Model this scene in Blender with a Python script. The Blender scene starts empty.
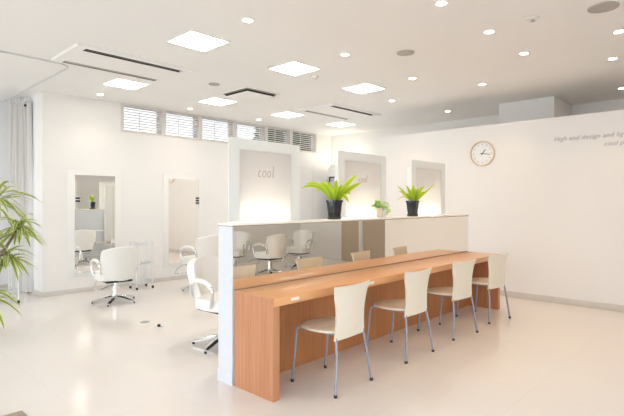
import bpy, bmesh, math, random
from math import sin, cos, pi, radians, sqrt, atan2
from mathutils import Vector, Matrix
random.seed(7)
scn = bpy.context.scene
COL = scn.collection

# ------------------------------------------------------------------ materials
def mat(name, color, rough=.5, metal=0., spec=.5, noise=0., nscale=6., coat=0., bump=0., bscale=40.):
    m = bpy.data.materials.new(name); m.use_nodes = True
    nt = m.node_tree; b = nt.nodes['Principled BSDF']
    b.inputs['Base Color'].default_value = (*color, 1)
    b.inputs['Roughness'].default_value = rough
    b.inputs['Metallic'].default_value = metal
    b.inputs['Specular IOR Level'].default_value = spec
    b.inputs['Coat Weight'].default_value = coat
    tc = nt.nodes.new('ShaderNodeTexCoord')
    if noise:
        n = nt.nodes.new('ShaderNodeTexNoise'); n.inputs['Scale'].default_value = nscale
        n.inputs['Detail'].default_value = 4
        r = nt.nodes.new('ShaderNodeValToRGB')
        r.color_ramp.elements[0].position = .3; r.color_ramp.elements[1].position = .7
        r.color_ramp.elements[0].color = (*[c*(1-noise) for c in color], 1)
        r.color_ramp.elements[1].color = (*[min(1, c*(1+noise)) for c in color], 1)
        nt.links.new(tc.outputs['Object'], n.inputs['Vector'])
        nt.links.new(n.outputs['Fac'], r.inputs['Fac'])
        nt.links.new(r.outputs['Color'], b.inputs['Base Color'])
    if bump:
        n2 = nt.nodes.new('ShaderNodeTexNoise'); n2.inputs['Scale'].default_value = bscale
        bp = nt.nodes.new('ShaderNodeBump'); bp.inputs['Strength'].default_value = bump
        bp.inputs['Distance'].default_value = .01
        nt.links.new(tc.outputs['Object'], n2.inputs['Vector'])
        nt.links.new(n2.outputs['Fac'], bp.inputs['Height'])
        nt.links.new(bp.outputs['Normal'], b.inputs['Normal'])
    return m

def emit(name, color, strength):
    m = bpy.data.materials.new(name); m.use_nodes = True
    b = m.node_tree.nodes['Principled BSDF']
    b.inputs['Base Color'].default_value = (.8, .8, .8, 1)
    b.inputs['Emission Color'].default_value = (*color, 1)
    b.inputs['Emission Strength'].default_value = strength
    return m

def wood(name, c1, c2, axis, rough=.35):
    m = mat(name, c1, rough, coat=.15); nt = m.node_tree; b = nt.nodes['Principled BSDF']
    tc = nt.nodes['Texture Coordinate']
    mp = nt.nodes.new('ShaderNodeMapping')
    s = [38, 38, 38]; s[axis] = 1.1; mp.inputs['Scale'].default_value = s
    n = nt.nodes.new('ShaderNodeTexNoise'); n.inputs['Scale'].default_value = 1.6
    n.inputs['Detail'].default_value = 6; n.inputs['Distortion'].default_value = .4
    r = nt.nodes.new('ShaderNodeValToRGB')
    r.color_ramp.elements[0].position = .3; r.color_ramp.elements[1].position = .72
    r.color_ramp.elements[0].color = (*c2, 1); r.color_ramp.elements[1].color = (*c1, 1)
    nt.links.new(tc.outputs['Object'], mp.inputs['Vector']); nt.links.new(mp.outputs['Vector'], n.inputs['Vector'])
    nt.links.new(n.outputs['Fac'], r.inputs['Fac']); nt.links.new(r.outputs['Color'], b.inputs['Base Color'])
    return m

def tile_floor():
    m = mat('glossy_floor_tile', (.8, .75, .7), .14, spec=.42); nt = m.node_tree; b = nt.nodes['Principled BSDF']
    tc = nt.nodes['Texture Coordinate']
    br = nt.nodes.new('ShaderNodeTexBrick'); br.offset = 0
    br.inputs['Scale'].default_value = 1.0
    br.inputs['Brick Width'].default_value = .6; br.inputs['Row Height'].default_value = .6
    br.inputs['Mortar Size'].default_value = .0025; br.inputs['Mortar Smooth'].default_value = .3
    br.inputs['Color1'].default_value = (.85, .80, .75, 1); br.inputs['Color2'].default_value = (.838, .788, .738, 1)
    br.inputs['Mortar'].default_value = (.79, .73, .67, 1)
    n = nt.nodes.new('ShaderNodeTexNoise'); n.inputs['Scale'].default_value = 2.2; n.inputs['Detail'].default_value = 5
    mx = nt.nodes.new('ShaderNodeMix'); mx.data_type = 'RGBA'; mx.blend_type = 'SOFT_LIGHT'
    mx.inputs['Factor'].default_value = .12
    nt.links.new(tc.outputs['Object'], br.inputs['Vector']); nt.links.new(tc.outputs['Object'], n.inputs['Vector'])
    nt.links.new(br.outputs['Color'], mx.inputs['A']); nt.links.new(n.outputs['Color'], mx.inputs['B'])
    nt.links.new(mx.outputs['Result'], b.inputs['Base Color'])
    return m

def mirror_mat(name, tint):
    return mat(name, tint, .015, metal=1.)

def pane_mat(name='window_glass', tint=1.):
    m = bpy.data.materials.new(name); m.use_nodes = True; nt = m.node_tree
    nt.nodes.remove(nt.nodes['Principled BSDF']); out = nt.nodes['Material Output']
    t = nt.nodes.new('ShaderNodeBsdfTransparent'); t.inputs[0].default_value = (tint, tint, tint, 1); g = nt.nodes.new('ShaderNodeBsdfGlossy')
    g.inputs['Roughness'].default_value = .02
    f = nt.nodes.new('ShaderNodeFresnel'); f.inputs['IOR'].default_value = 1.3
    mx = nt.nodes.new('ShaderNodeMixShader')
    nt.links.new(f.outputs[0], mx.inputs[0]); nt.links.new(t.outputs[0], mx.inputs[1]); nt.links.new(g.outputs[0], mx.inputs[2])
    nt.links.new(mx.outputs[0], out.inputs[0])
    return m

def frosted(name, color, trans):
    m = bpy.data.materials.new(name); m.use_nodes = True; nt = m.node_tree
    b = nt.nodes['Principled BSDF']; out = nt.nodes['Material Output']
    b.inputs['Base Color'].default_value = (*color, 1); b.inputs['Roughness'].default_value = .35
    t = nt.nodes.new('ShaderNodeBsdfTranslucent'); t.inputs['Color'].default_value = (*color, 1)
    mx = nt.nodes.new('ShaderNodeMixShader'); mx.inputs[0].default_value = trans
    nt.links.new(b.outputs[0], mx.inputs[1]); nt.links.new(t.outputs[0], mx.inputs[2]); nt.links.new(mx.outputs[0], out.inputs[0])
    return m

def leaf_mat(name, mid, edge, w=.5):
    m = mat(name, mid, .4); nt = m.node_tree; b = nt.nodes['Principled BSDF']; out = nt.nodes['Material Output']
    uv = nt.nodes.new('ShaderNodeUVMap'); sp = nt.nodes.new('ShaderNodeSeparateXYZ')
    r = nt.nodes.new('ShaderNodeValToRGB'); e = r.color_ramp.elements
    e[0].position = .5-w/2; e[0].color = (*edge, 1); e[1].position = .5; e[1].color = (*mid, 1)
    k = e.new(.5+w/2); k.color = (*edge, 1)
    nt.links.new(uv.outputs[0], sp.inputs[0]); nt.links.new(sp.outputs[0], r.inputs[0])
    nt.links.new(r.outputs[0], b.inputs['Base Color'])
    t = nt.nodes.new('ShaderNodeBsdfTranslucent'); mx = nt.nodes.new('ShaderNodeMixShader'); mx.inputs[0].default_value = .35
    nt.links.new(r.outputs[0], t.inputs[0])
    nt.links.new(b.outputs[0], mx.inputs[1]); nt.links.new(t.outputs[0], mx.inputs[2]); nt.links.new(mx.outputs[0], out.inputs[0])
    return m

M = dict(
    wall=mat('warm_white_wall_paint', (.88, .862, .838), .7, noise=.012, nscale=1.5, bump=.03, bscale=120),
    ceil=mat('ceiling_white', (.93, .912, .892), .8, noise=.01, nscale=1.2),
    grey_wall=mat('pale_grey_wall_paint', (.90, .89, .89), .7, noise=.01),
    skirting=mat('beige_skirting_vinyl', (.68, .64, .59), .5, noise=.03),
    floor=tile_floor(),
    white=mat('white_laminate', (.86, .86, .86), .35, noise=.01),
    white_paint=mat('white_painted_metal', (.84, .83, .80), .4, noise=.01),
    part_white=mat('cool_white_laminate', (.70, .73, .78), .4, noise=.01),
    cap=mat('cream_ledge_laminate', (.93, .91, .83), .4, noise=.01),
    dark_edge=mat('ledge_edge_strip', (.36, .25, .17), .5, noise=.05),
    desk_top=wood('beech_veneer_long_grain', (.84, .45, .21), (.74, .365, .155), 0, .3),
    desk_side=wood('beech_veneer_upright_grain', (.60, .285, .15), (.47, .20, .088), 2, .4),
    desk_back=wood('beech_veneer_shaded', (.56, .245, .095), (.45, .175, .06), 2, .45),  # same beech, with knee-space shade and warm bounce put into its colour
    chair_shell=mat('cream_chair_shell', (.84, .78, .66), .38, noise=.015, coat=.1),
    tube=mat('grey_lacquered_tube', (.33, .35, .41), .4, metal=.15, noise=.03),
    foot=mat('black_rubber', (.03, .03, .03), .6, noise=.1),
    leather=mat('white_leatherette', (.88, .87, .84), .38, noise=.012, bump=.04, bscale=90),
    chrome=mat('brushed_chrome', (.78, .79, .80), .16, metal=1., noise=.02),
    alu=mat('pale_aluminium', (.74, .75, .76), .3, metal=.8, noise=.02),
    mirror=mirror_mat('mirror_silvering', (.93, .925, .90)),
    bronze=mirror_mat('tinted_mirror_silvering', (.93, .89, .82)),
    glow_edge=mat('pale_frosted_edge', (.88, .875, .85), .35, noise=.008),
    frost=frosted('frosted_glass', (.95, .96, .935), .2),
    panel_grey=frosted('station_back_acrylic', (.80, .77, .75), .45),
    letter=mat('taupe_lettering', (.52, .42, .38), .5, noise=.05),
    steel_letter=mat('polished_steel_letter', (.50, .46, .45), .3, metal=.9, noise=.03),
    panel_light=emit('light_panel_diffuser', (1., .97, .91), 9.5),
    down_light=emit('downlight_lamp', (1., .86, .66), 22.0),
    strip_light=emit('station_strip_lamp', (1., 1., .88), 130.0),
    slat=mat('louvre_slat_paint', (.80, .76, .74), .5, noise=.01),
    up_light=emit('uplight_lamp', (1., .96, .80), 45.0),
    frame_grey=mat('louvre_frame_paint', (.74, .69, .66), .5, noise=.02),
    vent_dark=mat('vent_black', (.025, .022, .02), .6, noise=.1),
    vent_blade=mat('vent_blade_grey', (.42, .38, .34), .5, noise=.04),
    speaker=mat('speaker_mesh_grey', (.50, .46, .42), .7, bump=.3, bscale=400, noise=.03),
    rail=mat('curtain_rail_grey', (.72, .72, .72), .4, metal=.2, noise=.03),
    curtain=frosted('white_curtain_cloth', (.95, .93, .91), .12),
    pot_black=mat('glossy_black_pot', (.012, .013, .016), .12, noise=.2, coat=.5),
    saucer=mat('dark_green_saucer', (.06, .07, .045), .35, noise=.1),
    pot_beige=mat('beige_clay_pot', (.72, .60, .52), .6, noise=.04),
    soil=mat('potting_soil', (.05, .035, .025), .95, noise=.4, nscale=60, bump=.6),
    fern=leaf_mat('lime_fern_leaf', (.36, .56, .025), (.60, .74, .07), .8),
    vine=leaf_mat('pale_vine_leaf', (.36, .62, .10), (.62, .80, .30), .7),
    drac=leaf_mat('striped_dracaena_leaf', (.10, .22, .03), (.66, .70, .26), .7),
    trunk=mat('dracaena_cane', (.22, .16, .10), .8, noise=.25, nscale=30, bump=.4),
    basket=mat('pale_planter', (.75, .72, .68), .5, noise=.03),
    clock_wood=wood('light_beech_rim', (.80, .62, .42), (.72, .54, .34), 2, .4),
    clock_face=mat('white_clock_face', (.86, .87, .86), .5, noise=.01),
    ink=mat('black_ink', (.03, .03, .03), .5, noise=.05),
    label=mat('cream_label', (.84, .80, .68), .5, noise=.02),
    brown_panel=wood('taupe_wall_panel', (.60, .48, .36), (.55, .43, .32), 2, .5),
    mat_cloth=mat('taupe_doormat', (.46, .40, .32), .95, noise=.12, nscale=90, bump=.5, bscale=300),
    pane=pane_mat(), pane_dim=pane_mat('sky_dimming_glass', .56),  # louvre glass darkened to tone down the blown-out sky
    green=leaf_mat('dark_tree_leaf', (.030, .11, .035), (.05, .17, .05), .9),
    bark=mat('tree_bark', (.12, .09, .06), .9, noise=.3, nscale=20),
    ground=mat('pale_paving', (.62, .61, .58), .9, noise=.06, nscale=3),
    picture=mat('lavender_picture', (.52, .48, .56), .4, noise=.2, nscale=8),
    glass_shelf=frosted('pale_glass_shelf', (.80, .84, .84), .3),
)

# ------------------------------------------------------------------ mesh builder
class MB:
    def __init__(s): s.bm = bmesh.new(); s.uv = None
    def box(s, x0, x1, y0, y1, z0, z1, bev=0., mtx=None):
        r = bmesh.ops.create_cube(s.bm, size=1.)
        vs = r['verts']
        bmesh.ops.scale(s.bm, verts=vs, vec=(x1-x0, y1-y0, z1-z0))
        bmesh.ops.translate(s.bm, verts=vs, vec=((x0+x1)/2, (y0+y1)/2, (z0+z1)/2))
        if bev:
            es = list({e for v in vs for e in v.link_edges})
            rr = bmesh.ops.bevel(s.bm, geom=es, offset=bev, segments=2, affect='EDGES', profile=.5)
            vs = list({v for f in rr['faces'] for v in f.verts} | {v for v in vs if v.is_valid})
        if mtx is not None: bmesh.ops.transform(s.bm, matrix=mtx, verts=vs)
        return s
    def cyl(s, p0, p1, r0, r1=None, seg=16, caps=True):
        p0, p1 = Vector(p0), Vector(p1); d = p1-p0
        q = Vector((0, 0, 1)).rotation_difference(d)
        m = Matrix.Translation((p0+p1)/2) @ q.to_matrix().to_4x4()
        bmesh.ops.create_cone(s.bm, cap_ends=caps, segments=seg, radius1=r0, radius2=r0 if r1 is None else r1, depth=d.length, matrix=m)
        return s
    def tube(s, pts, r, seg=10, closed=False, flat=1., up=None):
        pts = [Vector(p) for p in pts]; n = len(pts); rings = []; nrm = None
        rs = r if isinstance(r, (list, tuple)) else [r]*n
        for i, p in enumerate(pts):
            if closed: t = pts[(i+1) % n]-pts[i-1]
            else: t = pts[min(i+1, n-1)]-pts[max(i-1, 0)]
            t.normalize()
            if up is not None:
                nrm = Vector(up); nrm = (nrm-t*nrm.dot(t)).normalized()
            elif nrm is None:
                a = Vector((0, 0, 1)) if abs(t.z) < .9 else Vector((1, 0, 0))
                nrm = (a-t*a.dot(t)).normalized()
            else: nrm = (nrm-t*nrm.dot(t)).normalized()
            b = t.cross(nrm)
            rings.append([s.bm.verts.new(p+(nrm*cos(2*pi*k/seg)*flat+b*sin(2*pi*k/seg))*rs[i]) for k in range(seg)])
        m = n if closed else n-1
        for i in range(m):
            a, b2 = rings[i], rings[(i+1) % n]
            for k in range(seg): s.bm.faces.new((a[k], a[(k+1) % seg], b2[(k+1) % seg], b2[k]))
        if not closed:
            s.bm.faces.new(rings[0][::-1]); s.bm.faces.new(rings[-1])
        return s
    def lathe(s, prof, c=(0, 0, 0), seg=28, axis='z'):
        c = Vector(c); rings = []
        def P(r, h, a):
            if axis == 'z': return c+Vector((r*cos(a), r*sin(a), h))
            return c+Vector((-h, r*cos(a), r*sin(a)))            # axis pointing to -X
        for r, h in prof:
            if r < 1e-6: rings.append([s.bm.verts.new(P(0, h, 0))])
            else: rings.append([s.bm.verts.new(P(r, h, 2*pi*k/seg)) for k in range(seg)])
        for a, b in zip(rings, rings[1:]):
            if len(a) == 1 and len(b) == 1: continue
            for k in range(seg):
                k2 = (k+1) % seg
                if len(a) == 1: s.bm.faces.new((a[0], b[k2], b[k]))
                elif len(b) == 1: s.bm.faces.new((a[k], a[k2], b[0]))
                else: s.bm.faces.new((a[k], a[k2], b[k2], b[k]))
        return s
    def surf(s, fn, nu, nv, thick=0.):
        """closed slab over a grid; fn(u,v)->(point, normal)"""
        def layer(sg):
            return [[s.bm.verts.new(Vector(fn(i/nu, j/nv)[0])+Vector(fn(i/nu, j/nv)[1])*sg*thick/2) for j in range(nv+1)] for i in range(nu+1)]
        A = layer(1); faces = []
        if thick: B = layer(-1)
        for i in range(nu):
            for j in range(nv):
                s.bm.faces.new((A[i][j], A[i+1][j], A[i+1][j+1], A[i][j+1]))
                if thick: s.bm.faces.new((B[i][j+1], B[i+1][j+1], B[i+1][j], B[i][j]))
        if thick:
            for i in range(nu):
                s.bm.faces.new((A[i+1][0], A[i][0], B[i][0], B[i+1][0])); s.bm.faces.new((A[i][nv], A[i+1][nv], B[i+1][nv], B[i][nv]))
            for j in range(nv):
                s.bm.faces.new((A[0][j], A[0][j+1], B[0][j+1], B[0][j])); s.bm.faces.new((A[nu][j+1], A[nu][j], B[nu][j], B[nu][j+1]))
        return s
    def leaf(s, pts, widths, side, fold=.25):
        """ribbon leaf along pts with a V fold and UV across it"""
        if s.uv is None: s.uv = s.bm.loops.layers.uv.new('UVMap')
        pts = [Vector(p) for p in pts]; n = len(pts); rows = []
        for i, p in enumerate(pts):
            t = (pts[min(i+1, n-1)]-pts[max(i-1, 0)]).normalized()
            b = Vector(side); b = (b-t*b.dot(t))
            if b.length < 1e-4: b = t.orthogonal()
            b.normalize(); nn = t.cross(b); w = widths[i]
            rows.append([s.bm.verts.new(p+b*w*e+nn*abs(e)*w*fold) for e in (-1, -.33, .33, 1)])
        for i in range(n-1):
            for k in range(3):
                f = s.bm.faces.new((rows[i][k], rows[i][k+1], rows[i+1][k+1], rows[i+1][k]))
                us = (k/3, (k+1)/3, (k+1)/3, k/3); vs = (i/(n-1), i/(n-1), (i+1)/(n-1), (i+1)/(n-1))
                for l, u, v in zip(f.loops, us, vs): l[s.uv].uv = (u, v)
        return s
    def build(s, name, m, parent=None, loc=None, smooth=True, ang=38):
        bmesh.ops.recalc_face_normals(s.bm, faces=s.bm.faces)
        me = bpy.data.meshes.new(name); s.bm.to_mesh(me); s.bm.free()
        if smooth:
            for p in me.polygons: p.use_smooth = True
            me.set_sharp_from_angle(angle=radians(ang))
        me.materials.append(m)
        o = bpy.data.objects.new(name, me); COL.objects.link(o)
        if parent: o.parent = parent
        if loc: o.location = loc
        return o

def thing(name, label, cat, loc=(0, 0, 0), rz=0., group=None):
    o = bpy.data.objects.new(name, None); COL.objects.link(o); o.empty_display_size = .1
    o.location = loc; o.rotation_euler = (0, 0, rz); return tag(o, label, cat, group)
def tag(o, label, cat, group=None):
    o['label'] = label; o['category'] = cat
    if group: o['group'] = group
    return o
def struct(o, label=None):
    o['kind'] = 'structure'
    if label: o['label'] = label
    return o
def dup(root, loc, rz, label, group=None):
    r = root.copy(); COL.objects.link(r); r.location = loc; r.rotation_euler = (0, 0, rz); r['label'] = label
    if group: r['group'] = group
    for ch in list(root.children):
        c = ch.copy(); COL.objects.link(c); c.parent = r
        for g in list(ch.children):
            d = g.copy(); COL.objects.link(d); d.parent = c
    return r
def smoothpath(pts, n=8):
    """Catmull-Rom through pts"""
    P = [Vector(p) for p in pts]; P = [P[0]*2-P[1]]+P+[P[-1]*2-P[-2]]; out = []
    for i in range(1, len(P)-2):
        a, b, c, d = P[i-1:i+3]
        for k in range(n):
            t = k/n
            out.append(.5*((2*b)+(c-a)*t+(2*a-5*b+4*c-d)*t*t+(3*b-a-3*c+d)*t**3))
    out.append(P[-2]); return out

# ------------------------------------------------------------------ camera (1.37 m high, level)
CH = 1.37
FPX, VX1, VX2, HZ = 472.4, -189.5, 757.0, 203.0
A1 = atan2(312-VX1, FPX)                       # angle between view axis and the +Y direction
cam_d = bpy.data.cameras.new('camera'); cam = bpy.data.objects.new('camera', cam_d); COL.objects.link(cam)
cam.location = (0, 0, CH); cam.rotation_euler = (pi/2, 0, -A1)
cam_d.sensor_width = 36; cam_d.lens = 36*FPX/624; cam_d.shift_y = -(208-HZ)/624; cam_d.clip_start = .05
scn.camera = cam
IR = Vector((cos(A1), -sin(A1), 0))            # direction to the right of the view, for posing leaves
IF = Vector((-sin(A1), -cos(A1), 0))           # towards the viewer

# ------------------------------------------------------------------ setting
CZ = 3.0; YB = 7.56
struct(MB().box(-2.8, 9.1, -3.2, 9.0, -.1, 0).build('floor', M['floor'], smooth=False))
struct(MB().box(-2.8, 9.0, -3.2, YB+.2, CZ, CZ+.12).box(-2.8, 2.51, YB+.2, 8.95, CZ, CZ+.12).build('ceiling', M['ceil'], smooth=False))
struct(MB().box(-40, 60, -40, 60, -.4, -.3).build('ground', M['ground'], smooth=False))

def wall_holes(name, axis, a0, a1, t0, t1, z0, z1, holes, m):
    """wall along axis ('x' or 'y') from a0..a1, thickness t0..t1, rectangular holes (b0,b1,h0,h1)"""
    mb = MB()
    def bx(b0, b1, h0, h1):
        if b1-b0 < 1e-4 or h1-h0 < 1e-4: return
        if axis == 'x': mb.box(b0, b1, t0, t1, h0, h1)
        else: mb.box(t0, t1, b0, b1, h0, h1)
    cur = a0
    for b0, b1, h0, h1 in sorted(holes):
        bx(cur, b0, z0, z1); bx(b0, b1, z0, h0); bx(b0, b1, h1, z1); cur = b1
    bx(cur, a1, z0, z1)
    return struct(mb.build(name, m, smooth=False))

bays = [(3.505, 4.205), (4.265, 4.95), (5.01, 5.76), (5.82, 6.575), (6.635, 7.31), (7.37, 8.14)]
LZ0, LZ1 = 2.56, 2.985
wall_holes('wall_back', 'x', 2.31, 9.0, YB, YB+.2, 0, CZ, [(a, b, LZ0, LZ1) for a, b in bays], M['wall'])
struct(MB().box(2.31, 2.51, YB+.2, 8.95, 0, CZ).build('wall_return', M['grey_wall'], smooth=False))
struct(MB().box(-2.6, 2.31, 8.75, 8.95, 0, CZ).build('wall_recess', M['grey_wall'], smooth=False))
XR = 7.0
struct(MB().box(XR, XR+.15, .9, 4.93, 0, 2.545).build('wall_right', M['wall'], smooth=False))
wall_holes('wall_far', 'y', -3.1, YB, 8.7, 8.9, 0, CZ, [(5.0, 6.6, .4, 2.3)], M['wall'])
struct(MB().box(7.77, 8.7, 2.25, 3.09, 0, CZ).build('wall_pillar', M['wall'], smooth=False))
left_windows = [(-2.4, .2, .45, 2.7), (.6, 3.2, .12, 2.85), (3.6, 6.2, .12, 2.85), (6.5, 8.65, .12, 2.85)]
wall_holes('wall_left', 'y', -3.1, 8.95, -2.8, -2.6, 0, CZ, left_windows, M['wall'])
front_windows = [(-2.2, .3, .3, 2.7), (.7, 3.4, .3, 2.7)]
wall_holes('wall_front', 'x', -2.6, 8.7, -3.1, -2.9, 0, CZ, front_windows, M['wall'])

# skirting
struct(MB().box(2.302, 8.7, YB-.012, YB, 0, .07, .002).build('baseboard_back', M['skirting']))
struct(MB().box(2.298, 2.31, YB-.012, 8.75, 0, .07, .002).build('baseboard_return', M['skirting']))
struct(MB().box(-2.6, 2.298, 8.738, 8.75, 0, .07, .002).build('baseboard_recess', M['skirting']))
struct(MB().box(XR-.012, XR, .9, 4.93, 0, .085, .002).build('baseboard_right', M['skirting']))
# brownish wall panelling by the passage, with a white upright between
struct(MB().box(8.68, 8.7, -.86, 2.2, 0, 2.3).box(8.68, 8.7, -1.5, -.97, 0, 2.3).build('trim_1', M['brown_panel'], smooth=False))
struct(MB().box(8.66, 8.7, -.97, -.86, 0, 2.36, .004).build('trim_2', M['white_paint']))

# picture windows that light the room
wn = 10
for a0, a1, h0, h1 in left_windows:
    fr = MB(); X0, X1 = -2.74, -2.66
    fr.box(X0, X1, a0, a0+.06, h0, h1).box(X0, X1, a1-.06, a1, h0, h1).box(X0, X1, a0+.06, a1-.06, h0, h0+.06).box(X0, X1, a0+.06, a1-.06, h1-.06, h1)
    fr.box(X0, X1, (a0+a1)/2-.03, (a0+a1)/2+.03, h0+.06, h1-.06)
    w = struct(fr.build('window_%d' % wn, M['white_paint'], smooth=False)); wn += 1
    MB().box(-2.703, -2.697, a0+.06, a1-.06, h0+.06, h1-.06).build('pane', M['pane'], w, smooth=False)
for a0, a1, h0, h1 in front_windows:
    fr = MB(); X0, X1 = -3.04, -2.96
    fr.box(a0, a0+.06, X0, X1, h0, h1).box(a1-.06, a1, X0, X1, h0, h1).box(a0+.06, a1-.06, X0, X1, h0, h0+.06).box(a0+.06, a1-.06, X0, X1, h1-.06, h1)
    fr.box((a0+a1)/2-.03, (a0+a1)/2+.03, X0, X1, h0+.06, h1-.06)
    w = struct(fr.build('window_%d' % wn, M['white_paint'], smooth=False)); wn += 1
    MB().box(a0+.06, a1-.06, -3.003, -2.997, h0+.06, h1-.06).build('pane', M['pane'], w, smooth=False)
fr = MB(); a0, a1, h0, h1 = 5.0, 6.6, .4, 2.3  # unseen window added in the far wall to brighten that corner
fr.box(8.76, 8.84, a0, a0+.06, h0, h1).box(8.76, 8.84, a1-.06, a1, h0, h1).box(8.76, 8.84, a0+.06, a1-.06, h0, h0+.06).box(8.76, 8.84, a0+.06, a1-.06, h1-.06, h1)
w = struct(fr.build('window_%d' % wn, M['white_paint'], smooth=False)); wn += 1
MB().box(8.797, 8.803, a0+.06, a1-.06, h0+.06, h1-.06).build('pane', M['pane'], w, smooth=False)
# louvred strip of windows high in the back wall
for i, (a, b) in enumerate(bays):
    t = .012; y0, y1 = YB-.015, YB+.1
    fr = MB()
    fr.box(a-.03, a+t, y0, y1, LZ0-.02, LZ1+.01).box(b-t, b+.03, y0, y1, LZ0-.02, LZ1+.01)
    fr.box(a+t, b-t, y0, y1, LZ0-.02, LZ0+t).box(a+t, b-t, y0, y1, LZ1-t, LZ1+.01)
    fr.box((a+b)/2-.004, (a+b)/2+.004, YB+.115, YB+.125, LZ0, LZ1)
    w = struct(fr.build('window_%d' % (i+1), M['frame_grey'], smooth=False))
    sl = MB(); n = 8
    for k in range(n):
        z = LZ0+.035+(LZ1-LZ0-.07)*(k+.5)/n
        m = Matrix.Translation(((a+b)/2, YB+.035, z)) @ Matrix.Rotation(radians(0), 4, 'X')
        sl.box(-(b-a)/2+t, (b-a)/2-t, -.018, .018, -.0065, .0065, mtx=m)
    sl.build('louvre', M['slat'], w, smooth=False)
    MB().box(a, b, YB+.127, YB+.132, LZ0, LZ1).build('pane', M['pane_dim'], w, smooth=False)

# door in the back wall and tall cupboard in the far corner
d = struct(MB().box(7.2, 7.26, YB-.02, YB, 0, 2.2).box(8.0, 8.06, YB-.02, YB, 0, 2.2).box(7.26, 8.0, YB-.02, YB, 2.14, 2.2).build('door_1', M['white_paint'], smooth=False))
MB().box(7.26, 8.0, YB-.012, YB, .005, 2.14).build('leaf', M['wall'], d, smooth=False)
MB().cyl((7.34, YB-.012, 1.0), (7.34, YB-.06, 1.0), .01).cyl((7.34, YB-.06, 1.0), (7.45, YB-.06, 1.0), .009).build('door_handle', M['chrome'], d)
cab = thing('tall_cabinet', 'tall pale cupboard in the far corner behind the first fern', 'cabinet', (8.49, 7.0, 0))
MB().box(-.17, .19, -.3, .3, .05, 2.19, .004).build('body', M['white'], cab)
MB().box(-.15, .17, -.28, .28, 0, .05).build('plinth', M['skirting'], cab, smooth=False)
MB().box(-.188, -.17, -.298, -.004, .06, 2.18, .003).build('door', M['white'], cab)
MB().box(-.188, -.17, .004, .298, .06, 2.18, .003).build('door', M['white'], cab)
ul = thing('uplight', 'uplight trough on top of the tall pale cupboard', 'uplight', (8.49, 7.0, 2.19))
MB().box(-.15, .15, -.28, .28, 0, .012).box(-.15, -.142, -.28, .28, .012, .06).box(.142, .15, -.28, .28, .012, .06).build('trough', M['white_paint'], ul, smooth=False)
MB().cyl((0, -.25, .035), (0, .25, .035), .018).build('lamp_tube', M['up_light'], ul)
pf = thing('picture_frame', 'small dark framed picture seen just above the first fern', 'picture frame', (8.30, 7.14, 1.72))
MB().box(-.02, 0, -.12, -.09, 0, .26).box(-.02, 0, .09, .12, 0, .26).box(-.02, 0, -.09, .09, 0, .03).box(-.02, 0, -.09, .09, .23, .26).build('frame', M['ink'], pf, smooth=False)
MB().box(-.008, 0, -.09, .09, .03, .23).build('picture', M['picture'], pf, smooth=False)

# ------------------------------------------------------------------ half-height partition with the mirror
PX0, PX1, PY0, PY1, PH = 2.165, 6.13, 2.86, 3.035, 1.215
part = thing('partition', 'half height white partition carrying the long mirror behind the counter', 'partition', ((PX0+PX1)/2, (PY0+PY1)/2, 0))
ox, oy = (PX0+PX1)/2, (PY0+PY1)/2
MB().box(PX0-ox, PX1-ox, PY0-oy, PY1-oy, 0, PH-.02).build('body', M['part_white'], part, smooth=False)
MB().box(PX0-ox-.003, PX1-ox+.003, PY0-oy-.006, PY1-oy+.003, PH-.016, PH, .002).build('ledge', M['cap'], part)
MB().box(PX0-ox-.001, PX1-ox+.001, PY0-oy-.004, PY1-oy+.001, PH-.022, PH-.016).build('ledge_edge', M['dark_edge'], part, smooth=False)
MB().box(PX0-ox-.004, PX0-ox, PY0-oy, PY1-oy, 0, .09).box(PX0-ox-.004, PX1-ox, PY1-oy, PY1-oy+.006, 0, .09).build('kickboard', M['part_white'], part, smooth=False)
MB().box(PX0-ox+.004, PX1-ox-.004, PY0-oy-.005, PY0-oy, .722, PH-.023).build('mirror', M['bronze'], part, smooth=False)

# ------------------------------------------------------------------ counter
DX0, DX1, DY0, DY1, DH = 2.18, 6.1, 2.415, 2.852, .7125
desk = thing('counter', 'long orange beech counter running along the mirrored partition', 'counter', ((DX0+DX1)/2, (DY0+DY1)/2, 0))
ox, oy = (DX0+DX1)/2, (DY0+DY1)/2
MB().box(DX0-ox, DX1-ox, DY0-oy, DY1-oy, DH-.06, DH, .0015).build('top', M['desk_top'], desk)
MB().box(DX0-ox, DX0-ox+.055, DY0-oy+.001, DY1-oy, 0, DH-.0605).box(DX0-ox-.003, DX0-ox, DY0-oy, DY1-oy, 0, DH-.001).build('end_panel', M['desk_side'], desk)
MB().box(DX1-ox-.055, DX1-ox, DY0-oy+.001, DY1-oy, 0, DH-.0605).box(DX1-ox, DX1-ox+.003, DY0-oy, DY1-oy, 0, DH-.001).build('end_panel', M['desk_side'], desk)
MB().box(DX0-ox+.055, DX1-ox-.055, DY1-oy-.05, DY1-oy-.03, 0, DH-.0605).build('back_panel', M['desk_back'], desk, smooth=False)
MB().box(DX0-ox, DX1-ox, DY1-oy+.0005, DY1-oy+.003, DH-.002, DH+.008).build('rear_seal', M['dark_edge'], desk, smooth=False)
for x in (2.386, 3.304, 4.22, 5.14):
    MB().box(x-ox-.042, x-ox+.042, DY0-oy-.003, DY0-oy, .672, .694, .001).build('label_plate', M['label'], desk)['label'] = 'small cream label plate'

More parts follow.
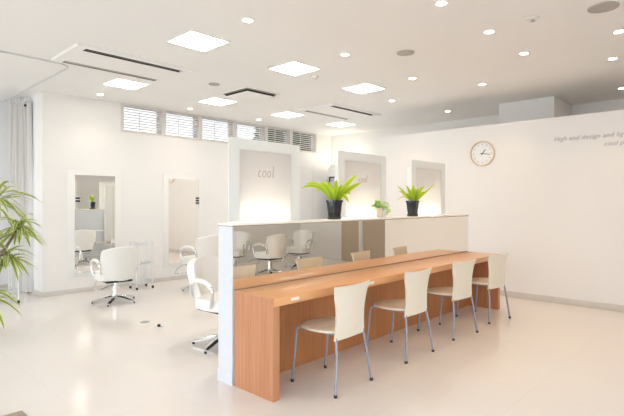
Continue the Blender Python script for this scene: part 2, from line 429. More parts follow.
# ------------------------------------------------------------------ counter chairs
def counter_chair(label):
    t = thing('counter_chair', label, 'chair', group='chairs along the counter')
    # local: +Y faces the counter, origin below the seat centre
    def seat(u, v):
        a = u*2-1; b = v*2-1                               # rounded-square plan
        x = a*sqrt(1-.42*b*b); y = b*sqrt(1-.42*a*a)
        z = .437-.012*(1-a*a)*(1-b*b)-.02*max(0, b-.4)**2
        return (x*.222, y*.215+.005, z), (0, 0, 1)
    MB().surf(seat, 14, 14, .016).build('seat', M['chair_shell'], t)
    def back(u, v):
        h = v
        w = .182+.026*max(0, (h-.45)/.55)**1.5-.014*sin(pi*min(1, h/.8))
        a = u*2-1
        z = .383+.392*h-.004*(1-a*a)*h
        y = -.195-.035*h+.028*a*a*(.35+.65*h)-.035*max(0, h-.75)**1.4*2
        tip = max(0, abs(a)-.8)/.2*max(0, h-.85)/.15
        return (a*w-.012+.010*tip*(1 if a > 0 else -1), y-.004*tip, z), (-.3*a, 1, .1)
    MB().surf(back, 18, 18, .012).build('backrest', M['chair_shell'], t)
    for sx in (-1, 1):
        p = smoothpath([(sx*.15, .12, .424), (sx*.178, .165, .422), (sx*.190, .183, .395), (sx*.193, .193, .30), (sx*.20, .222, .012)], 6)
        l = MB().tube(p, .0105).build('leg', M['tube'], t)
        MB().cyl((sx*.20, .222, 0), (sx*.1998, .2215, .02), .0135, seg=14).build('rubber_foot', M['foot'], l)
        p = smoothpath([(sx*.163-.008, -.178, .43), (sx*.168-.006, -.186, .39), (sx*.185, -.202, .25), (sx*.223, -.222, .012)], 6)
        l = MB().tube(p, .0105).build('leg', M['tube'], t)
        MB().cyl((sx*.223, -.222, 0), (sx*.2228, -.2218, .02), .0135, seg=14).build('rubber_foot', M['foot'], l)
    MB().tube([(-.176, .162, .418), (.176, .162, .418)], .009).tube([(-.166, -.18, .415), (.166, -.18, .415)], .009)\
        .tube([(-.15, .16, .418), (-.15, -.18, .415)], .008).tube([(.15, .16, .418), (.15, -.18, .415)], .008).build('under_frame', M['tube'], t)
    return t
cc = counter_chair('cream chair nearest the left end of the wooden counter')
cc.location = (2.745, 2.385, 0); cc.rotation_euler = (0, 0, radians(2))
dup(cc, (3.715, 2.40, 0), radians(-1), 'cream chair second from the left end of the wooden counter')
dup(cc, (4.64, 2.40, 0), radians(-6), 'cream chair third from the left end of the wooden counter')
dup(cc, (5.52, 2.395, 0), radians(-8), 'cream chair farthest right along the wooden counter, beside the blank wall')

# ------------------------------------------------------------------ styling stations on the partition
def glyphs(h, slant=.12):
    """light italic letters c o o l as ribbon strokes in the XZ plane"""
    def stroke(pts, w):
        return pts, w
    out = []; x = 0
    def arc(cx, rx, a0, a1, n=20):
        return [(cx+rx*cos(a0+(a1-a0)*i/n), .27+.27*sin(a0+(a1-a0)*i/n)) for i in range(n+1)]
    out.append(arc(.2, .2, radians(55), radians(310))); out.append(arc(.78, .22, 0, 2*pi)); out.append(arc(1.42, .22, 0, 2*pi))
    out.append([(1.98, 1.0), (1.98, .12), (2.03, .02), (2.12, .03)]); out.append([(1.9, .97), (1.98, 1.0)])
    return [[((px_*.86+slant*pz)*h, pz*h) for px_, pz in s] for s in out]
def station(x0, x1, label, text):
    cx = (x0+x1)/2; hw = (x1-x0)/2; top = 1.895
    t = thing('styling_station', label, 'styling station', (cx, 3.06, .25), group=None)
    z = lambda v: v-.25
    mi, mt = .108, 1.805                                        # inner panel margins
    dpt = .10
    f = MB().box(-hw, -hw+mi, -.022, -.014, z(PH+.003), z(top)).box(hw-mi, hw, -.022, -.014, z(PH+.003), z(top)).box(-hw+mi, hw-mi, -.022, -.014, z(mt), z(top))
    e = hw-mi+.012
    f.box(-e, -e+.008, -.014, dpt, z(PH+.003), z(mt+.01)).box(e-.008, e, -.014, dpt, z(PH+.003), z(mt+.01)).box(-e+.008, e-.008, -.014, dpt, z(mt+.002), z(mt+.01))
    f.build('frosted_surround', M['frost'], t, smooth=False)
    MB().box(-hw+mi, hw-mi, -.018, -.014, z(PH+.003), z(mt)).build('inner_panel', M['panel_grey'], t, smooth=False)
    MB().box(-e, e, dpt, dpt+.008, z(.30), z(mt+.01)).box(-e+.01, e-.01, .0, dpt, z(.30), z(PH-.002)).build('rear_panel', M['white'], t, smooth=False)
    MB().box(-hw+mi, hw-mi, dpt+.008, dpt+.013, z(.34), z(mt)).build('mirror', M['mirror'], t, smooth=False)
    if text:
        lb = MB()
        for s in glyphs(text):
            lb.tube([(px_-text*.95, -.0195, pz+z(1.59)) for px_, pz in s], .0036, seg=6, flat=.35, up=(0, 1, 0))
        lb.build('lettering', M['letter'], t)
    MB().cyl((-hw+mi+.03, .055, z(PH+.07)), (hw-mi-.03, .055, z(PH+.07)), .011).build('lamp_tube', M['strip_light'], t)
    return t
station(2.265, 3.061, 'frosted styling panel reading cool, leftmost on the partition', .095)
station(3.605, 4.442, 'frosted styling panel behind the first fern, middle of the partition', .075)
station(4.981, 5.824, 'frosted styling panel behind the right fern, nearest the clock', 0)

# ------------------------------------------------------------------ wall mirrors
def wall_mirror(x0, x1, z0, z1, label, refl):
    cx = (x0+x1)/2; hw = (x1-x0)/2
    t = thing('wall_mirror', label, 'mirror', (cx, YB, z0-.06))
    g = .10
    MB().box(-hw-g, hw+g, -.012, 0, 0, z1-z0+.14, .002).build('glass_surround', M['glow_edge'], t)
    MB().box(-hw, hw, -.018, -.012, .06, z1-z0+.06).build('mirror', M['mirror'], t, smooth=False)
    sx, zz, n = refl
    hd = MB().box(sx-.036, sx+.036, -.022, -.018, zz-.01, zz+n*.045-.01, .001).build('reflected_marks', M['white_paint'], t)  # made-up plate imitating dark marks reflected in the mirror
    for k in range(n): MB().box(sx-.034, sx+.034, -.032, -.022, zz+k*.045, zz+k*.045+.028, .002).build('slot', M['vent_dark'], hd)  # dark blocks copy the reflected rows
    return t
wall_mirror(2.755, 3.37, .30, 1.80, 'tall frosted edged wall mirror nearest the curtain', (-.27, 1.145, 2))
wall_mirror(4.33, 4.945, .30, 1.80, 'tall frosted edged wall mirror farther right on the back wall', (.27, 1.115, 3))

# ------------------------------------------------------------------ salon chairs
def salon_chair(label, loc, rz, lift=0.):
    t = thing('salon_chair', label, 'salon chair', loc, rz, group='white styling chairs')
    # local: +Y is where the sitter faces
    def back(u, v):
        a = u*2-1; h = v
        hw = (.190+.058*min(1, h*1.6)) - .05*max(0, h-.8)**2*5
        ca = abs(a)**2.2
        z = .33+.45*h-.045*ca*(h > .5)*((h-.5)*2)**2+.05*ca*(1-h)**2
        y = -.235-.07*h+.11*ca
        return (a*hw, y, z+lift), Vector((-.5*a, 1, .15)).normalized()
    MB().surf(back, 20, 16, .075).build('backrest', M['leather'], t)
    def seat(u, v):
        a = u*2-1; b = v*2-1
        x = a*sqrt(1-.35*b*b); y = b*sqrt(1-.35*a*a)
        return (x*.25, y*.25+.03, .375+lift+.015*(1-a*a)*(1-b*b)), (0, 0, 1)
    MB().surf(seat, 14, 14, .10).build('seat', M['leather'], t)
    for sx in (-1, 1):
        p = smoothpath([(sx*.24, -.17, .42+lift), (sx*.262, -.17, .53+lift), (sx*.272, -.08, .595+lift), (sx*.272, .08, .59+lift), (sx*.272, .17, .53+lift), (sx*.265, .16, .44+lift), (sx*.24, .11, .36+lift)], 7)
        a_ = MB().tube(p, .014, seg=10).build('armrest', M['chrome'], t)
        MB().tube(p[10:27], .021, seg=10).build('arm_pad', M['leather'], a_)
    MB().cyl((0, 0, .06), (0, 0, .22), .048, seg=24).cyl((0, 0, .22), (0, 0, .33+lift), .036, seg=24).build('column', M['chrome'], t)
    MB().box(-.17, .17, -.17, .17, .290+lift, .328+lift, .004).build('seat_plate', M['vent_dark'], t)
    MB().tube([(-.03, -.02, .24), (-.14, -.08, .235), (-.23, -.12, .21)], .008).build('pump_lever', M['chrome'], t)
    for k in range(5):
        a = 2*pi*k/5+.3
        pts = [(r*cos(a), r*sin(a), z) for r, z in ((.02, .075), (.10, .072), (.20, .05), (.30, .028))]
        l = MB().tube(pts, [.046, .042, .036, .028], seg=10, flat=.5, up=(0, 0, 1)).build('base_leg', M['chrome'], t)
        MB().cyl((.295*cos(a), .295*sin(a), 0), (.295*cos(a), .295*sin(a), .014), .012, seg=12).build('glide', M['foot'], l)
    MB().lathe([(0, .10), (.05, .10), (.06, .07), (.06, .045), (0, .045)]).build('hub', M['chrome'], t)
    p = smoothpath([(-.13, .15, .32+lift), (-.15, .33, .26+lift), (-.14, .47, .13+lift), (0, .49, .12+lift), (.14, .47, .13+lift), (.15, .33, .26+lift), (.13, .15, .32+lift)], 6)
    MB().tube(p, .011).build('footrest', M['chrome'], t)
    return t
s0 = salon_chair('white swivel styling chair facing the wall mirror nearest the curtain', (2.90, 6.47, 0), radians(-6))
salon_chair('white swivel styling chair facing the right wall mirror', (4.27, 6.45, 0), radians(8), .09)
salon_chair('white swivel styling chair behind the partition left end, armrest toward us', (2.74, 3.76, 0), radians(184), .05)
dup(s0, (4.15, 4.05, 0), radians(186), 'white styling chair behind the partition facing the middle styling panel')
dup(s0, (6.06, -1.12, 0), radians(176), 'white styling chair seen from behind in the long mirror')
dup(s0, (7.15, -1.40, 0), radians(75), 'white styling chair side on at right of those in the long mirror')
dup(s0, (5.85, -1.95, 0), radians(60), 'white styling chair side on at left edge of the long mirror')

# ------------------------------------------------------------------ trolleys
def trolley(label, loc, rz, w, dp, h, tiers, group=None):
    t = thing('trolley', label, 'trolley', loc, rz)
    for sx in (-1, 1):
        for sy in (-1, 1):
            x, y = sx*w/2, sy*dp/2
            MB().cyl((x, y, .04), (x, y, h), .0095, seg=12).build('post', M['alu'], t)
            c = MB().cyl((x-.01, y, .022), (x+.01, y, .022), .022, seg=16).build('caster', M['foot'], t)
    for z in tiers:
        sh = MB().box(-w/2, w/2, -dp/2, dp/2, z, z+.008, .002).build('shelf', M['glass_shelf'], t)
        MB().tube([(-w/2, -dp/2, z+.035), (w/2, -dp/2, z+.035), (w/2, dp/2, z+.035), (-w/2, dp/2, z+.035)], .005, seg=8, closed=True).build('rail', M['alu'], sh)
    return t
trolley('slim chrome trolley with glass shelves between the two wall mirrors', (3.65, 7.2, 0), 0, .27, .22, .755, (.10, .40, .70))
trolley('pale wheeled trolley standing behind the striped dracaena', (1.78, 7.5, 0), 0, .34, .30, 1.1, (.14, .52, .90))
trolley('slim chrome trolley behind the partition, seen in the left wall mirror', (4.75, 3.4, 0), 0, .36, .28, .755, (.10, .40, .70))

# ------------------------------------------------------------------ potted plants
def arc_leaf(mb, base, tip, lift, w, side, n=9, fold=.25, shape=.9):
    b, t = Vector(base), Vector(tip); pts = []; ws = []
    for i in range(n+1):
        s = i/n; p = b.lerp(t, s); p.z += lift*4*s*(1-s)*(1-.25*s); pts.append(p)
        ws.append(w*max(.04, (sin(pi*min(1, .12+s*.88)))**shape))
    mb.leaf(pts, ws, side, fold)
def square_pot(t, wt, wb, h):
    def ring(z, w, r=.18):
        out = []
        for k in range(32):
            a = 2*pi*k/32; c_, s_ = cos(a), sin(a)
            q = w/2/((abs(c_)**6+abs(s_)**6)**(1/6)); out.append((c_*q, s_*q, z))
        return out
    mb = MB(); rr = []
    for z, w in ((.018, wb), (h-.02, wt), (h-.02, wt+.012), (h, wt+.012), (h, wt-.012), (h-.025, wt-.014)):
        rr.append([mb.bm.verts.new(p) for p in ring(z, w)])
    for a, b in zip(rr, rr[1:]):
        for k in range(32): mb.bm.faces.new((a[k], a[(k+1) % 32], b[(k+1) % 32], b[k]))
    mb.bm.faces.new(rr[0][::-1]); mb.build('pot', M['pot_black'], t)
    mb = MB(); mb.bm.faces.new([mb.bm.verts.new(p) for p in ring(h-.02, wt-.013)]); mb.build('soil', M['soil'], t)
    MB().lathe([(0, 0), (wt*.52, 0), (wt*.60, .022), (wt*.55, .02), (wt*.5, .012), (0, .012)]).build('saucer', M['saucer'], t)
U = .0105                                     # metres per step on a leaf chart
def fern(name, label, loc, tips, seed, wt, wb, h):
    rnd = random.Random(seed)
    t = thing(name, label, 'potted plant', loc)
    square_pot(t, wt, wb, h)
    mb = MB()
    for dx, dz, dp, lift, w in tips:
        base = IR*(dx*.06*U)+IF*(dp*.06*U)+Vector((0, 0, h-.025))
        tip = IR*(dx*U)+IF*(dp*U)+Vector((0, 0, h+dz*U))
        sd = Vector((0, 0, 1)).cross((tip-base).normalized())
        if abs(dx) > 9: sd = sd*.55+IR.cross(Vector((0, 0, 0)))+Vector((0, 0, .75))
        arc_leaf(mb, base, tip, lift*U, w*1.3*U, sd, shape=.62)
    for k in range(9):
        a = rnd.uniform(0, 2*pi); r = rnd.uniform(5, 12); hh = rnd.uniform(5, 14)
        tip = Vector((cos(a)*r*U, sin(a)*r*U, h+hh*U))
        arc_leaf(mb, (cos(a)*.01, sin(a)*.01, h-.025), tip, rnd.uniform(2, 5)*U, rnd.uniform(1.8, 2.8)*U, Vector((-sin(a), cos(a), .2)), shape=.6)
    mb.build('fronds', M['fern'], t)
    return t
fern('potted_fern', 'lime green fern in square black pot, left of two on the partition', (3.44, 2.945, PH),
     [(-30, 11, 3, 9, 1.8), (-26, 15, -3, 8, 1.5), (20, 23, 2, 3, 2.4), (25, 16, -3, 3, 2.0), (-7, 19, 4, 2, 2.0), (2, 19, -5, 1, 2.2), (7, 14, 5, 2, 2.3), (13, -3, 6, 8, 1.7),
      (-13, 16, 5, 5, 2.2), (-16, 9, -6, 7, 1.8), (12, 12, 6, 3, 2.0), (15, 6, -2, 5, 1.7)], 3, .118, .092, .182)
fern('potted_fern', 'lime green fern in square black pot, nearer the clock', (4.85, 2.945, PH),
     [(-18, 17, 2, 2, .9), (-15, 11, -3, 3, 1.1), (-8, 17, 4, 2, 2.2), (-4, 11, 5, 1, 2.4), (2, 18, -4, 1, 1.8), (6, 14, 5, 2, 2.2), (13, 17, 2, 2, 1.7), (25, 19, 0, 0, .9),
      (15, 9, 4, 4, 2.0), (-12, 6, 4, 5, 1.8), (10, 6, 6, 4, 2.0), (-19, -1, 3, 7, .7)], 5, .118, .092, .182)
tv = thing('trailing_plant', 'small pale trailing plant in beige pot between the two ferns', 'potted plant', (4.20, 2.955, PH))
MB().lathe([(0, 0), (.030, 0), (.036, .09), (.040, .09), (.040, .10), (.034, .10), (.032, .085), (0, .085)]).build('pot', M['pot_beige'], tv)
MB().lathe([(.033, .088), (0, .09)]).build('soil', M['soil'], tv)
mb = MB(); st = MB(); rnd = random.Random(11)
for k in range(15):
    a = rnd.uniform(0, 2*pi); r = rnd.uniform(.03, .10); top = rnd.uniform(.10, .18)
    q = [Vector((0, 0, .09)), IR*(cos(a)*r*.6)+IF*(sin(a)*r*.4)+Vector((0, 0, top)), IR*(cos(a)*r)+IF*(sin(a)*r*.5)+Vector((0, 0, top-rnd.uniform(0, .05)))]
    if k in (0, 1, 2): q = [Vector((0, 0, .09)), IR*.06+IF*.02+Vector((0, 0, .11)), IR*(.075+.012*k)+IF*.03+Vector((0, 0, .035+.01*k))]
    pth = smoothpath(q, 5); st.tube(pth, .0022, seg=6)
    for j in range(3, len(pth)):
        for sgn in (-1, 1):
            dv = Vector((rnd.uniform(-1, 1), rnd.uniform(-1, 1), rnd.uniform(-.5, .5))).normalized()*rnd.uniform(.018, .032)
            arc_leaf(mb, pth[j], pth[j]+dv, .004, .0085, dv.orthogonal(), n=4, shape=.6)
stm = st.build('stems', M['vine'], tv); mb.build('leaves', M['vine'], tv)

# striped dracaena at the left edge of the view
dr = thing('potted_dracaena', 'tall striped dracaena plant at the left edge beside the curtain rail', 'potted plant', (1.10, 5.71, 0))
MB().lathe([(0, 0), (.15, 0), (.20, .34), (.215, .34), (.215, .37), (.19, .37), (.185, .33), (0, .33)]).build('planter', M['basket'], dr)
MB().lathe([(.186, .335), (0, .345)]).build('soil', M['soil'], dr)
rnd = random.Random(21)
heads = [((.27, .05), 1.42, .46, 44), ((.48, .0), 1.14, .33, 46), ((.30, -.10), .86, .32, 30), ((.25, .10), .50, .32, 24), ((.07, 0), 1.05, .42, 40)]
for (ix, iy), hz, ln, n in heads:
    c = IR*ix+IF*iy
    cp = smoothpath([IR*ix*.2+IF*iy*.3+Vector((0, 0, .33)), IR*ix*.5+IF*iy*.6+Vector((0, 0, .33+(hz-.33)*.5)), c+Vector((0, 0, hz))], 6)
    MB().tube(cp, .014, seg=10).build('cane', M['trunk'], dr)
    mb = MB()
    for k in range(n):
        a = k*2.39996+rnd.uniform(-.2, .2); el = rnd.uniform(-.35, 1.1); L = ln*rnd.uniform(.75, 1.1)
        dv = Vector((cos(a)*cos(el), sin(a)*cos(el), sin(el)))
        b = c+Vector((0, 0, hz-.10+.12*k/n))
        tip = b+dv*L*.9+Vector((0, 0, -.16*rnd.uniform(.6, 1.5)))
        arc_leaf(mb, b, tip, L*.18, .019*rnd.uniform(.8, 1.2), Vector((-sin(a), cos(a), .25)), n=9, shape=.6, fold=.35)
    mb.build('foliage', M['drac'], dr)

# ------------------------------------------------------------------ curtain and rail
def rail_pts():
    p = [(-2.4, 5.89), (1.95, 5.89)]
    for k in range(1, 9):
        a = -pi/2+k*pi/2/8; p.append((1.95+.17*cos(a), 6.06+.17*sin(a)))
    p.append((2.12, 8.70)); return p
cr = thing('curtain_rail', 'grey ceiling curtain rail curving toward the white curtain', 'curtain rail', (2.15, 5.89, CZ))
MB().tube([(x-2.15, y-5.89, -.010) for x, y in rail_pts()], .0095, seg=8).build('track', M['rail'], cr)
cu = thing('curtain', 'white curtain gathered beside the corner of the back wall', 'curtain', (2.165, 8.14, .03), radians(33))
def cur(u, v):
    y = -.22+.42*u; k = 7
    w = .032*(.6+.4*v)+.012
    yy = y*(.82+.18*(1-v)+.03*sin(4*v))-.03
    x = w*sin(2*pi*k*u+.6*sin(3*v))+.012*sin(19*u+5*v)
    return (x, yy, 2.86*v+.02*sin(2*pi*k*u)*(v > .98)), Vector((1, .3*cos(2*pi*k*u), 0)).normalized()
MB().surf(cur, 126, 14, .004).build('cloth', M['curtain'], cu)
hk = MB()
for k in range(7): hk.tube([(0, -.19+.055*k, 2.84), (.012, -.185+.055*k, 2.90), (0, -.19+.055*k, 2.945)], .004, seg=6)
hk.build('hooks', M['rail'], cu)
MB().lathe([(0, 0), (.02, 0), (.022, .012), (.012, .02), (0, .02)], c=(-.06, -.17, 2.80), axis='x', seg=14).build('grommet', M['vent_dark'], cu)

# ------------------------------------------------------------------ clock and wall lettering
ck = thing('wall_clock', 'round white wall clock with pale wooden rim', 'clock', (XR, 3.03, 2.12))
MB().lathe([(.172, .0), (.188, .0), (.190, .03), (.186, .042), (.178, .042), (.173, .02), (.172, 0)], axis='x', seg=56).build('rim', M['clock_wood'], ck)
MB().lathe([(0, .012), (.174, .012), (.174, .002), (0, .002)], axis='x', seg=56).build('face', M['clock_face'], ck)
tk = MB()
for k in range(60):
    a = 2*pi*k/60; big = k % 5 == 0
    m = Matrix.Rotation(a, 4, 'X')
    tk.box(-.0135, -.012, -.004 if big else -.0012, .004 if big else .0012, .122 if big else .142, .150, mtx=m)
tk.build('hour_marks', M['speaker'], ck, smooth=False)
def hand(name, hour_angle, L, w, off):
    # clockwise for a viewer who looks along +X: right is -Y
    m = Matrix.Rotation(hour_angle, 4, 'X')
    MB().box(-off-.002, -off, -w/2, w/2, -.03, L, mtx=m).build(name, M['ink'], ck, smooth=False)
hand('hour_hand', radians(38), .075, .011, .016); hand('minute_hand', radians(100), .125, .008, .019)
MB().lathe([(0, .024), (.008, .024), (.008, .012), (0, .012)], axis='x', seg=14).build('hand_pin', M['ink'], ck)

def text_mesh(body, size):
    cd = bpy.data.curves.new('lettering', 'FONT'); cd.body = body; cd.size = size; cd.shear = .28; cd.extrude = .004; cd.space_character = 1.06
    tmp = bpy.data.objects.new('tmp_text', cd)
    COL.objects.link(tmp); dg = bpy.context.evaluated_depsgraph_get(); dg.update()
    me = bpy.data.meshes.new_from_object(tmp.evaluated_get(dg)); bpy.data.objects.remove(tmp)
    return me
def right_edge(body, size): return max(v.co.x for v in text_mesh(body, size).vertices)
def wall_text(body, y, z, size, sx, label):
    t = thing('wall_lettering', label, 'wall lettering', (XR-.005, y, z))
    n0 = right_edge('n', size)
    for i, c in enumerate(body):
        if c == ' ': continue
        me = text_mesh(c, size); x = right_edge(body[:i]+'n', size)-n0
        me.transform(Matrix(((0, 0, -1, 0), (-sx, 0, 0, -x*sx), (0, sx, 0, 0), (0, 0, 0, 1))))
        me.materials.clear(); me.materials.append(M['steel_letter'])
        o = bpy.data.objects.new('letter', me); COL.objects.link(o); o.parent = t
LW = .815/right_edge('High end design and lig', .1)
wall_text('High end design and lig', 2.03, 2.215, .1, LW, 'upper line of slanted metal lettering on the right wall')
wall_text('cool p', 1.435, 2.105, .1, LW, 'lower short line of slanted metal lettering on the right wall')

# ------------------------------------------------------------------ ceiling fittings
pl = [((2.68, 4.10), 'square ceiling light panel largest and nearest, left of the row above the partition'),
      ((4.02, 4.08), 'square ceiling light panel in the middle of the row above the partition'),
      ((5.39, 4.07), 'square ceiling light panel at the right of the row above the partition'),
      ((2.96, 6.29), 'square ceiling light panel beside the long air vent near the back wall'),
      ((4.48, 6.30), 'square ceiling light panel in front of the white lit louvres, left of the square vent'),
      ((6.03, 6.30), 'square ceiling light panel in front of the green louvres'),
      ((7.53, 6.27), 'square ceiling light panel farthest back beyond the right long vent')]
hid = 'added unseen ceiling panel brightening the salon area seen in the long mirror'  # panels out of view, added to brighten the mirrored area
pl += [((6.1, -.9), hid), ((7.6, -1.7), hid), ((.9, 7.3), 'added unseen ceiling panel brightening the curtain and recess at the far left')]  # last panel is also added, lifting the dim curtain and recess
for (x, y), lab in pl:
    t = thing('ceiling_light', lab, 'ceiling light', (x, y, CZ), 0, 'square light panels' if y > 0 else 'added light panels over the mirrored salon area')
    h = .215
    MB().box(-h-.012, h+.012, -h-.012, -h, -.008, 0).box(-h-.012, h+.012, h, h+.012, -.008, 0).box(-h-.012, -h, -h, h, -.008, 0).box(h, h+.012, -h, h, -.008, 0).build('frame', M['white_paint'], t, smooth=False)
    MB().box(-h, h, -h, h, -.006, 0).build('diffuser', M['panel_light'], t, smooth=False)

dl = [((2.67, 3.30), 'round downlight above the left end of the counter, left of the near row'),
      ((4.01, 3.28), 'round downlight in front of the middle square light panel'),
      ((5.38, 3.27), 'round downlight in front of the right square light panel, right of the grey speaker'),
      ((6.33, 4.22), 'small far downlight right of the rightmost square panel, near the partition end'),
      ((3.52, 1.87), 'large round downlight at the top edge of the view, left of four'),
      ((4.42, 1.85), 'round downlight left below the smoke detector'),
      ((5.32, 1.84), 'round downlight in the middle of the right side ceiling below the smoke detector'),
      ((6.31, 2.74), 'round downlight above the wall clock'),
      ((7.74, 3.99), 'faint far downlight over the dark passage left of the pillar'),
      ((5.26, .95), 'round downlight at the right edge just below the big grey speaker'),
      ((6.19, 1.18), 'round downlight above the slanted wall lettering'),
      ((7.89, 1.39), 'round downlight over the dark passage right of the pillar'),
      ((2.97, 7.15), 'tiny downlight above the mirror nearest the curtain'),
      ((4.49, 7.12), 'tiny downlight above the white louvres and right wall mirror'),
      ((6.0, 7.08), 'tiny downlight just in front of where white louvres turn green')]
SP = bpy.data.lights.new('downlight_spot', 'SPOT'); SP.energy = 15; SP.color = (1., .66, .36); SP.spot_size = radians(105); SP.spot_blend = .6; SP.shadow_soft_size = .045
SPW = bpy.data.lights.new('downlight_wash', 'SPOT'); SPW.energy = 7; SPW.color = (1., .85, .66); SPW.spot_size = radians(105); SPW.spot_blend = .6; SPW.shadow_soft_size = .045
for i, ((x, y), lab) in enumerate(dl):
    t = thing('downlight', lab, 'downlight', (x, y, CZ), 0, 'round ceiling downlights')
    MB().lathe([(.044, 0), (.060, 0), (.058, -.006), (.045, -.008), (.044, 0)], seg=24).build('trim_ring', M['white_paint'], t)
    MB().lathe([(0, -.003), (.044, -.003), (.044, 0), (0, 0)], seg=24).build('lamp', M['down_light'], t)
    lo = bpy.data.objects.new('spot', SPW if y > 6.5 or x > 7.2 else SP); COL.objects.link(lo); lo.parent = t; lo.location = (0, 0, -.015)

for (x, y, r), lab in [((4.42, 2.77, .095), 'round grey ceiling speaker between the counter downlights'), ((4.52, .93, .115), 'large round grey ceiling speaker at the top right'),
                       ((3.79, 5.41, .075), 'small round grey ceiling speaker left of the square air vent')]:
    t = thing('ceiling_speaker', lab, 'speaker', (x, y, CZ))
    MB().lathe([(r-.006, -.001), (r, 0), (r, -.008), (r-.008, -.010), (r-.008, -.006)], seg=40).build('rim', M['speaker'], t)
    MB().lathe([(0, -.012), (r*.6, -.010), (r-.008, -.006), (r-.008, 0), (0, 0)], seg=40).build('grille', M['speaker'], t)
sn = thing('motion_sensor', 'small white sensor right of the middle square light panel', 'sensor', (4.44, 4.12, CZ))
MB().lathe([(0, 0), (.045, 0), (.045, -.012), (.032, -.03), (0, -.04)], seg=24).build('housing', M['basket'], sn)
MB().lathe([(0, -.042), (.012, -.038), (.014, -.030), (0, -.028)], seg=16).build('lens', M['vent_blade'], sn)
sm = thing('smoke_detector', 'small white smoke detector among the right side downlights', 'smoke detector', (4.37, 1.44, CZ))
MB().lathe([(0, 0), (.055, 0), (.055, -.008), (.03, -.014), (0, -.014)], seg=28).build('base', M['white_paint'], sm)
MB().lathe([(0, -.03), (.016, -.03), (.02, -.022), (.012, -.014), (0, -.014)], seg=20).build('head', M['vent_blade'], sm)

def slot_vent(cx, cy, L, W, label):
    t = thing('slot_air_vent', label, 'air vent', (cx, cy, CZ), 0)
    s0, s1 = W/2-.135, W/2-.05                                 # slot span from centre line
    z = -.03; e = L/2-.10
    p = MB().box(-L/2, L/2, -s0, s0, z, 0)
    for sg in (-1, 1):
        a, b = sorted((sg*s1, sg*W/2)); p.box(-L/2, L/2, a, b, z, 0)
        a, b = sorted((sg*s0, sg*s1)); p.box(-L/2, -e, a, b, z, 0).box(e, L/2, a, b, z, 0)
    p.build('face_panel', M['ceil'], t, smooth=False)
    for sg in (-1, 1):
        a, b = sorted((sg*s0, sg*s1))
        MB().box(-e, e, a, b, -.003, 0).box(-e, e, a-.001, a+.002, z-.0005, -.003).box(-e, e, b-.002, b+.001, z-.0005, -.003).build('slot', M['vent_dark'], t, smooth=False)  # black lining stands in for the shade of a deeper slot
        m = Matrix.Translation((0, sg*(s0+s1)/2+(.018 if sg < 0 else 0), -.022)) @ Matrix.Rotation(radians(15 if sg < 0 else -12), 4, 'X')
        wv = .012 if sg < 0 else .026
        MB().box(-e, e, -wv, wv, -.0015, .0015, mtx=m).build('blade', M['vent_blade'], t, smooth=False)
slot_vent(2.53, 5.41, 1.34, .78, 'long two slot air vent beside the curtain rail')
slot_vent(6.48, 5.40, 1.36, .78, 'long two slot air vent at the middle, in front of the far square panel')
cv = thing('square_air_vent', 'square four way air vent between the two long slot vents', 'air vent', (4.49, 5.50, CZ))
h = .29; p = MB()
p.box(-h-.03, h+.03, -h-.03, -h, -.012, 0).box(-h-.03, h+.03, h, h+.03, -.012, 0).box(-h-.03, -h, -h, h, -.012, 0).box(h, h+.03, -h, h, -.012, 0).build('frame', M['ceil'], cv, smooth=False)
MB().box(-h, h, -h, h, -.003, 0).box(-h+.035, h-.035, -h+.035, h-.035, -.046, -.003).build('throat', M['vent_dark'], cv, smooth=False)  # solid block coloured black in place of the shaded gap
p = MB(); q = h-.018
p.box(-q-.004, q+.004, -q-.004, -q, -.022, -.012).box(-q-.004, q+.004, q, q+.004, -.022, -.012).box(-q-.004, -q, -q, q, -.022, -.012).box(q, q+.004, -q, q, -.022, -.012).build('vane', M['vent_blade'], cv, smooth=False)
MB().box(-h+.02, h-.02, -h+.02, h-.02, -.056, -.046, .004).build('centre_plate', M['ceil'], cv)

# ------------------------------------------------------------------ floor items
for (x, y), lab, dark in [((2.64, 5.13), 'flat round floor outlet cover, farther of the pair', 0), ((2.64, 4.81), 'round floor outlet cover with dark centre, nearer of the pair', 1)]:
    t = thing('floor_outlet', lab, 'floor outlet', (x, y, 0), 0)
    MB().lathe([(0, .006), (.045, .006), (.052, 0), (0, 0)], seg=28).build('cover', M['vent_blade' if not dark else 'alu'], t)
    MB().lathe([(0, .03 if dark else .008), (.016, .03 if dark else .008), (.018, .006), (0, .006)], seg=18).build('socket', M['vent_dark' if dark else 'vent_blade'], t)
dm = tag(MB().box(-.6, .6, -.45, .45, 0, .008, .003).build('doormat', M['mat_cloth']), 'taupe doormat corner at the lower left of the view', 'mat')
dm.location = (.955-.6, 3.52-.45, 0)

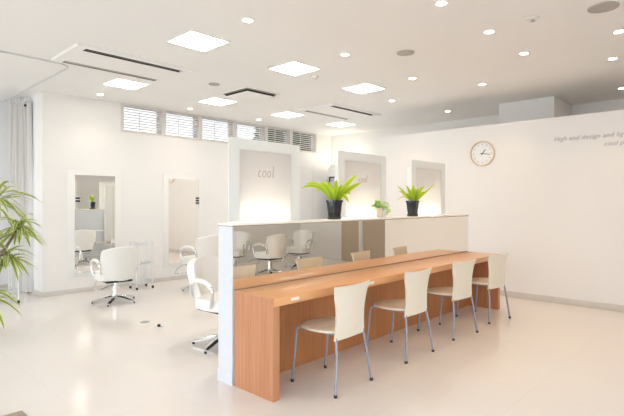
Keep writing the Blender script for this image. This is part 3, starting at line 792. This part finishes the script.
# tree seen through the last louvres
tr = thing('tree', 'dark green tree outside the two rightmost louvre bays', 'tree', (11.0, 10.6, -.1))
MB().tube(smoothpath([(0, 0, 0), (.05, .03, 1.2), (0, .05, 2.6), (.05, 0, 3.8)], 5), .11, seg=10).build('trunk', M['bark'], tr)
mb = MB(); rnd = random.Random(4)
for k in range(9000):
    a = rnd.uniform(0, 2*pi); cz = rnd.uniform(-1, 1); r = rnd.uniform(.45, 1)**.5
    p = Vector((cos(a)*sqrt(1-cz*cz)*1.7*r, sin(a)*sqrt(1-cz*cz)*1.3*r, 3.5+cz*1.35*r))
    dv = Vector((rnd.uniform(-1, 1), rnd.uniform(-1, 1), rnd.uniform(-1, .4))).normalized()*.26
    arc_leaf(mb, p, p+dv, .02, .085, dv.orthogonal(), n=2, shape=.5)
mb.build('foliage', M['green'], tr)

# ------------------------------------------------------------------ daylight
w = bpy.data.worlds.new('sky'); scn.world = w; w.use_nodes = True
bg = w.node_tree.nodes['Background']; bg.inputs[0].default_value = (.90, .95, 1., 1); bg.inputs[1].default_value = 4.0
def portal(loc, rot, sx, sy):
    l = bpy.data.lights.new('daylight_portal', 'AREA'); l.shape = 'RECTANGLE'; l.size = sx; l.size_y = sy
    l.cycles.is_portal = True
    o = bpy.data.objects.new('daylight_portal', l); COL.objects.link(o); o.location = loc; o.rotation_euler = rot
for a0, a1, h0, h1 in left_windows: portal((-2.62, (a0+a1)/2, (h0+h1)/2), (0, -pi/2, 0), h1-h0, a1-a0)
for a0, a1, h0, h1 in front_windows: portal(((a0+a1)/2, -2.92, (h0+h1)/2), (pi/2, 0, 0), a1-a0, h1-h0)
portal((8.68, 5.8, 1.35), (0, pi/2, 0), 1.9, 1.6)
portal((5.82, YB-.03, (LZ0+LZ1)/2), (-pi/2, 0, 0), 4.7, LZ1-LZ0)

scn.view_settings.view_transform = 'Standard'; scn.view_settings.look = 'None'
scn.view_settings.gamma = 1; scn.view_settings.use_curve_mapping = False
scn.view_settings.exposure = 0.25
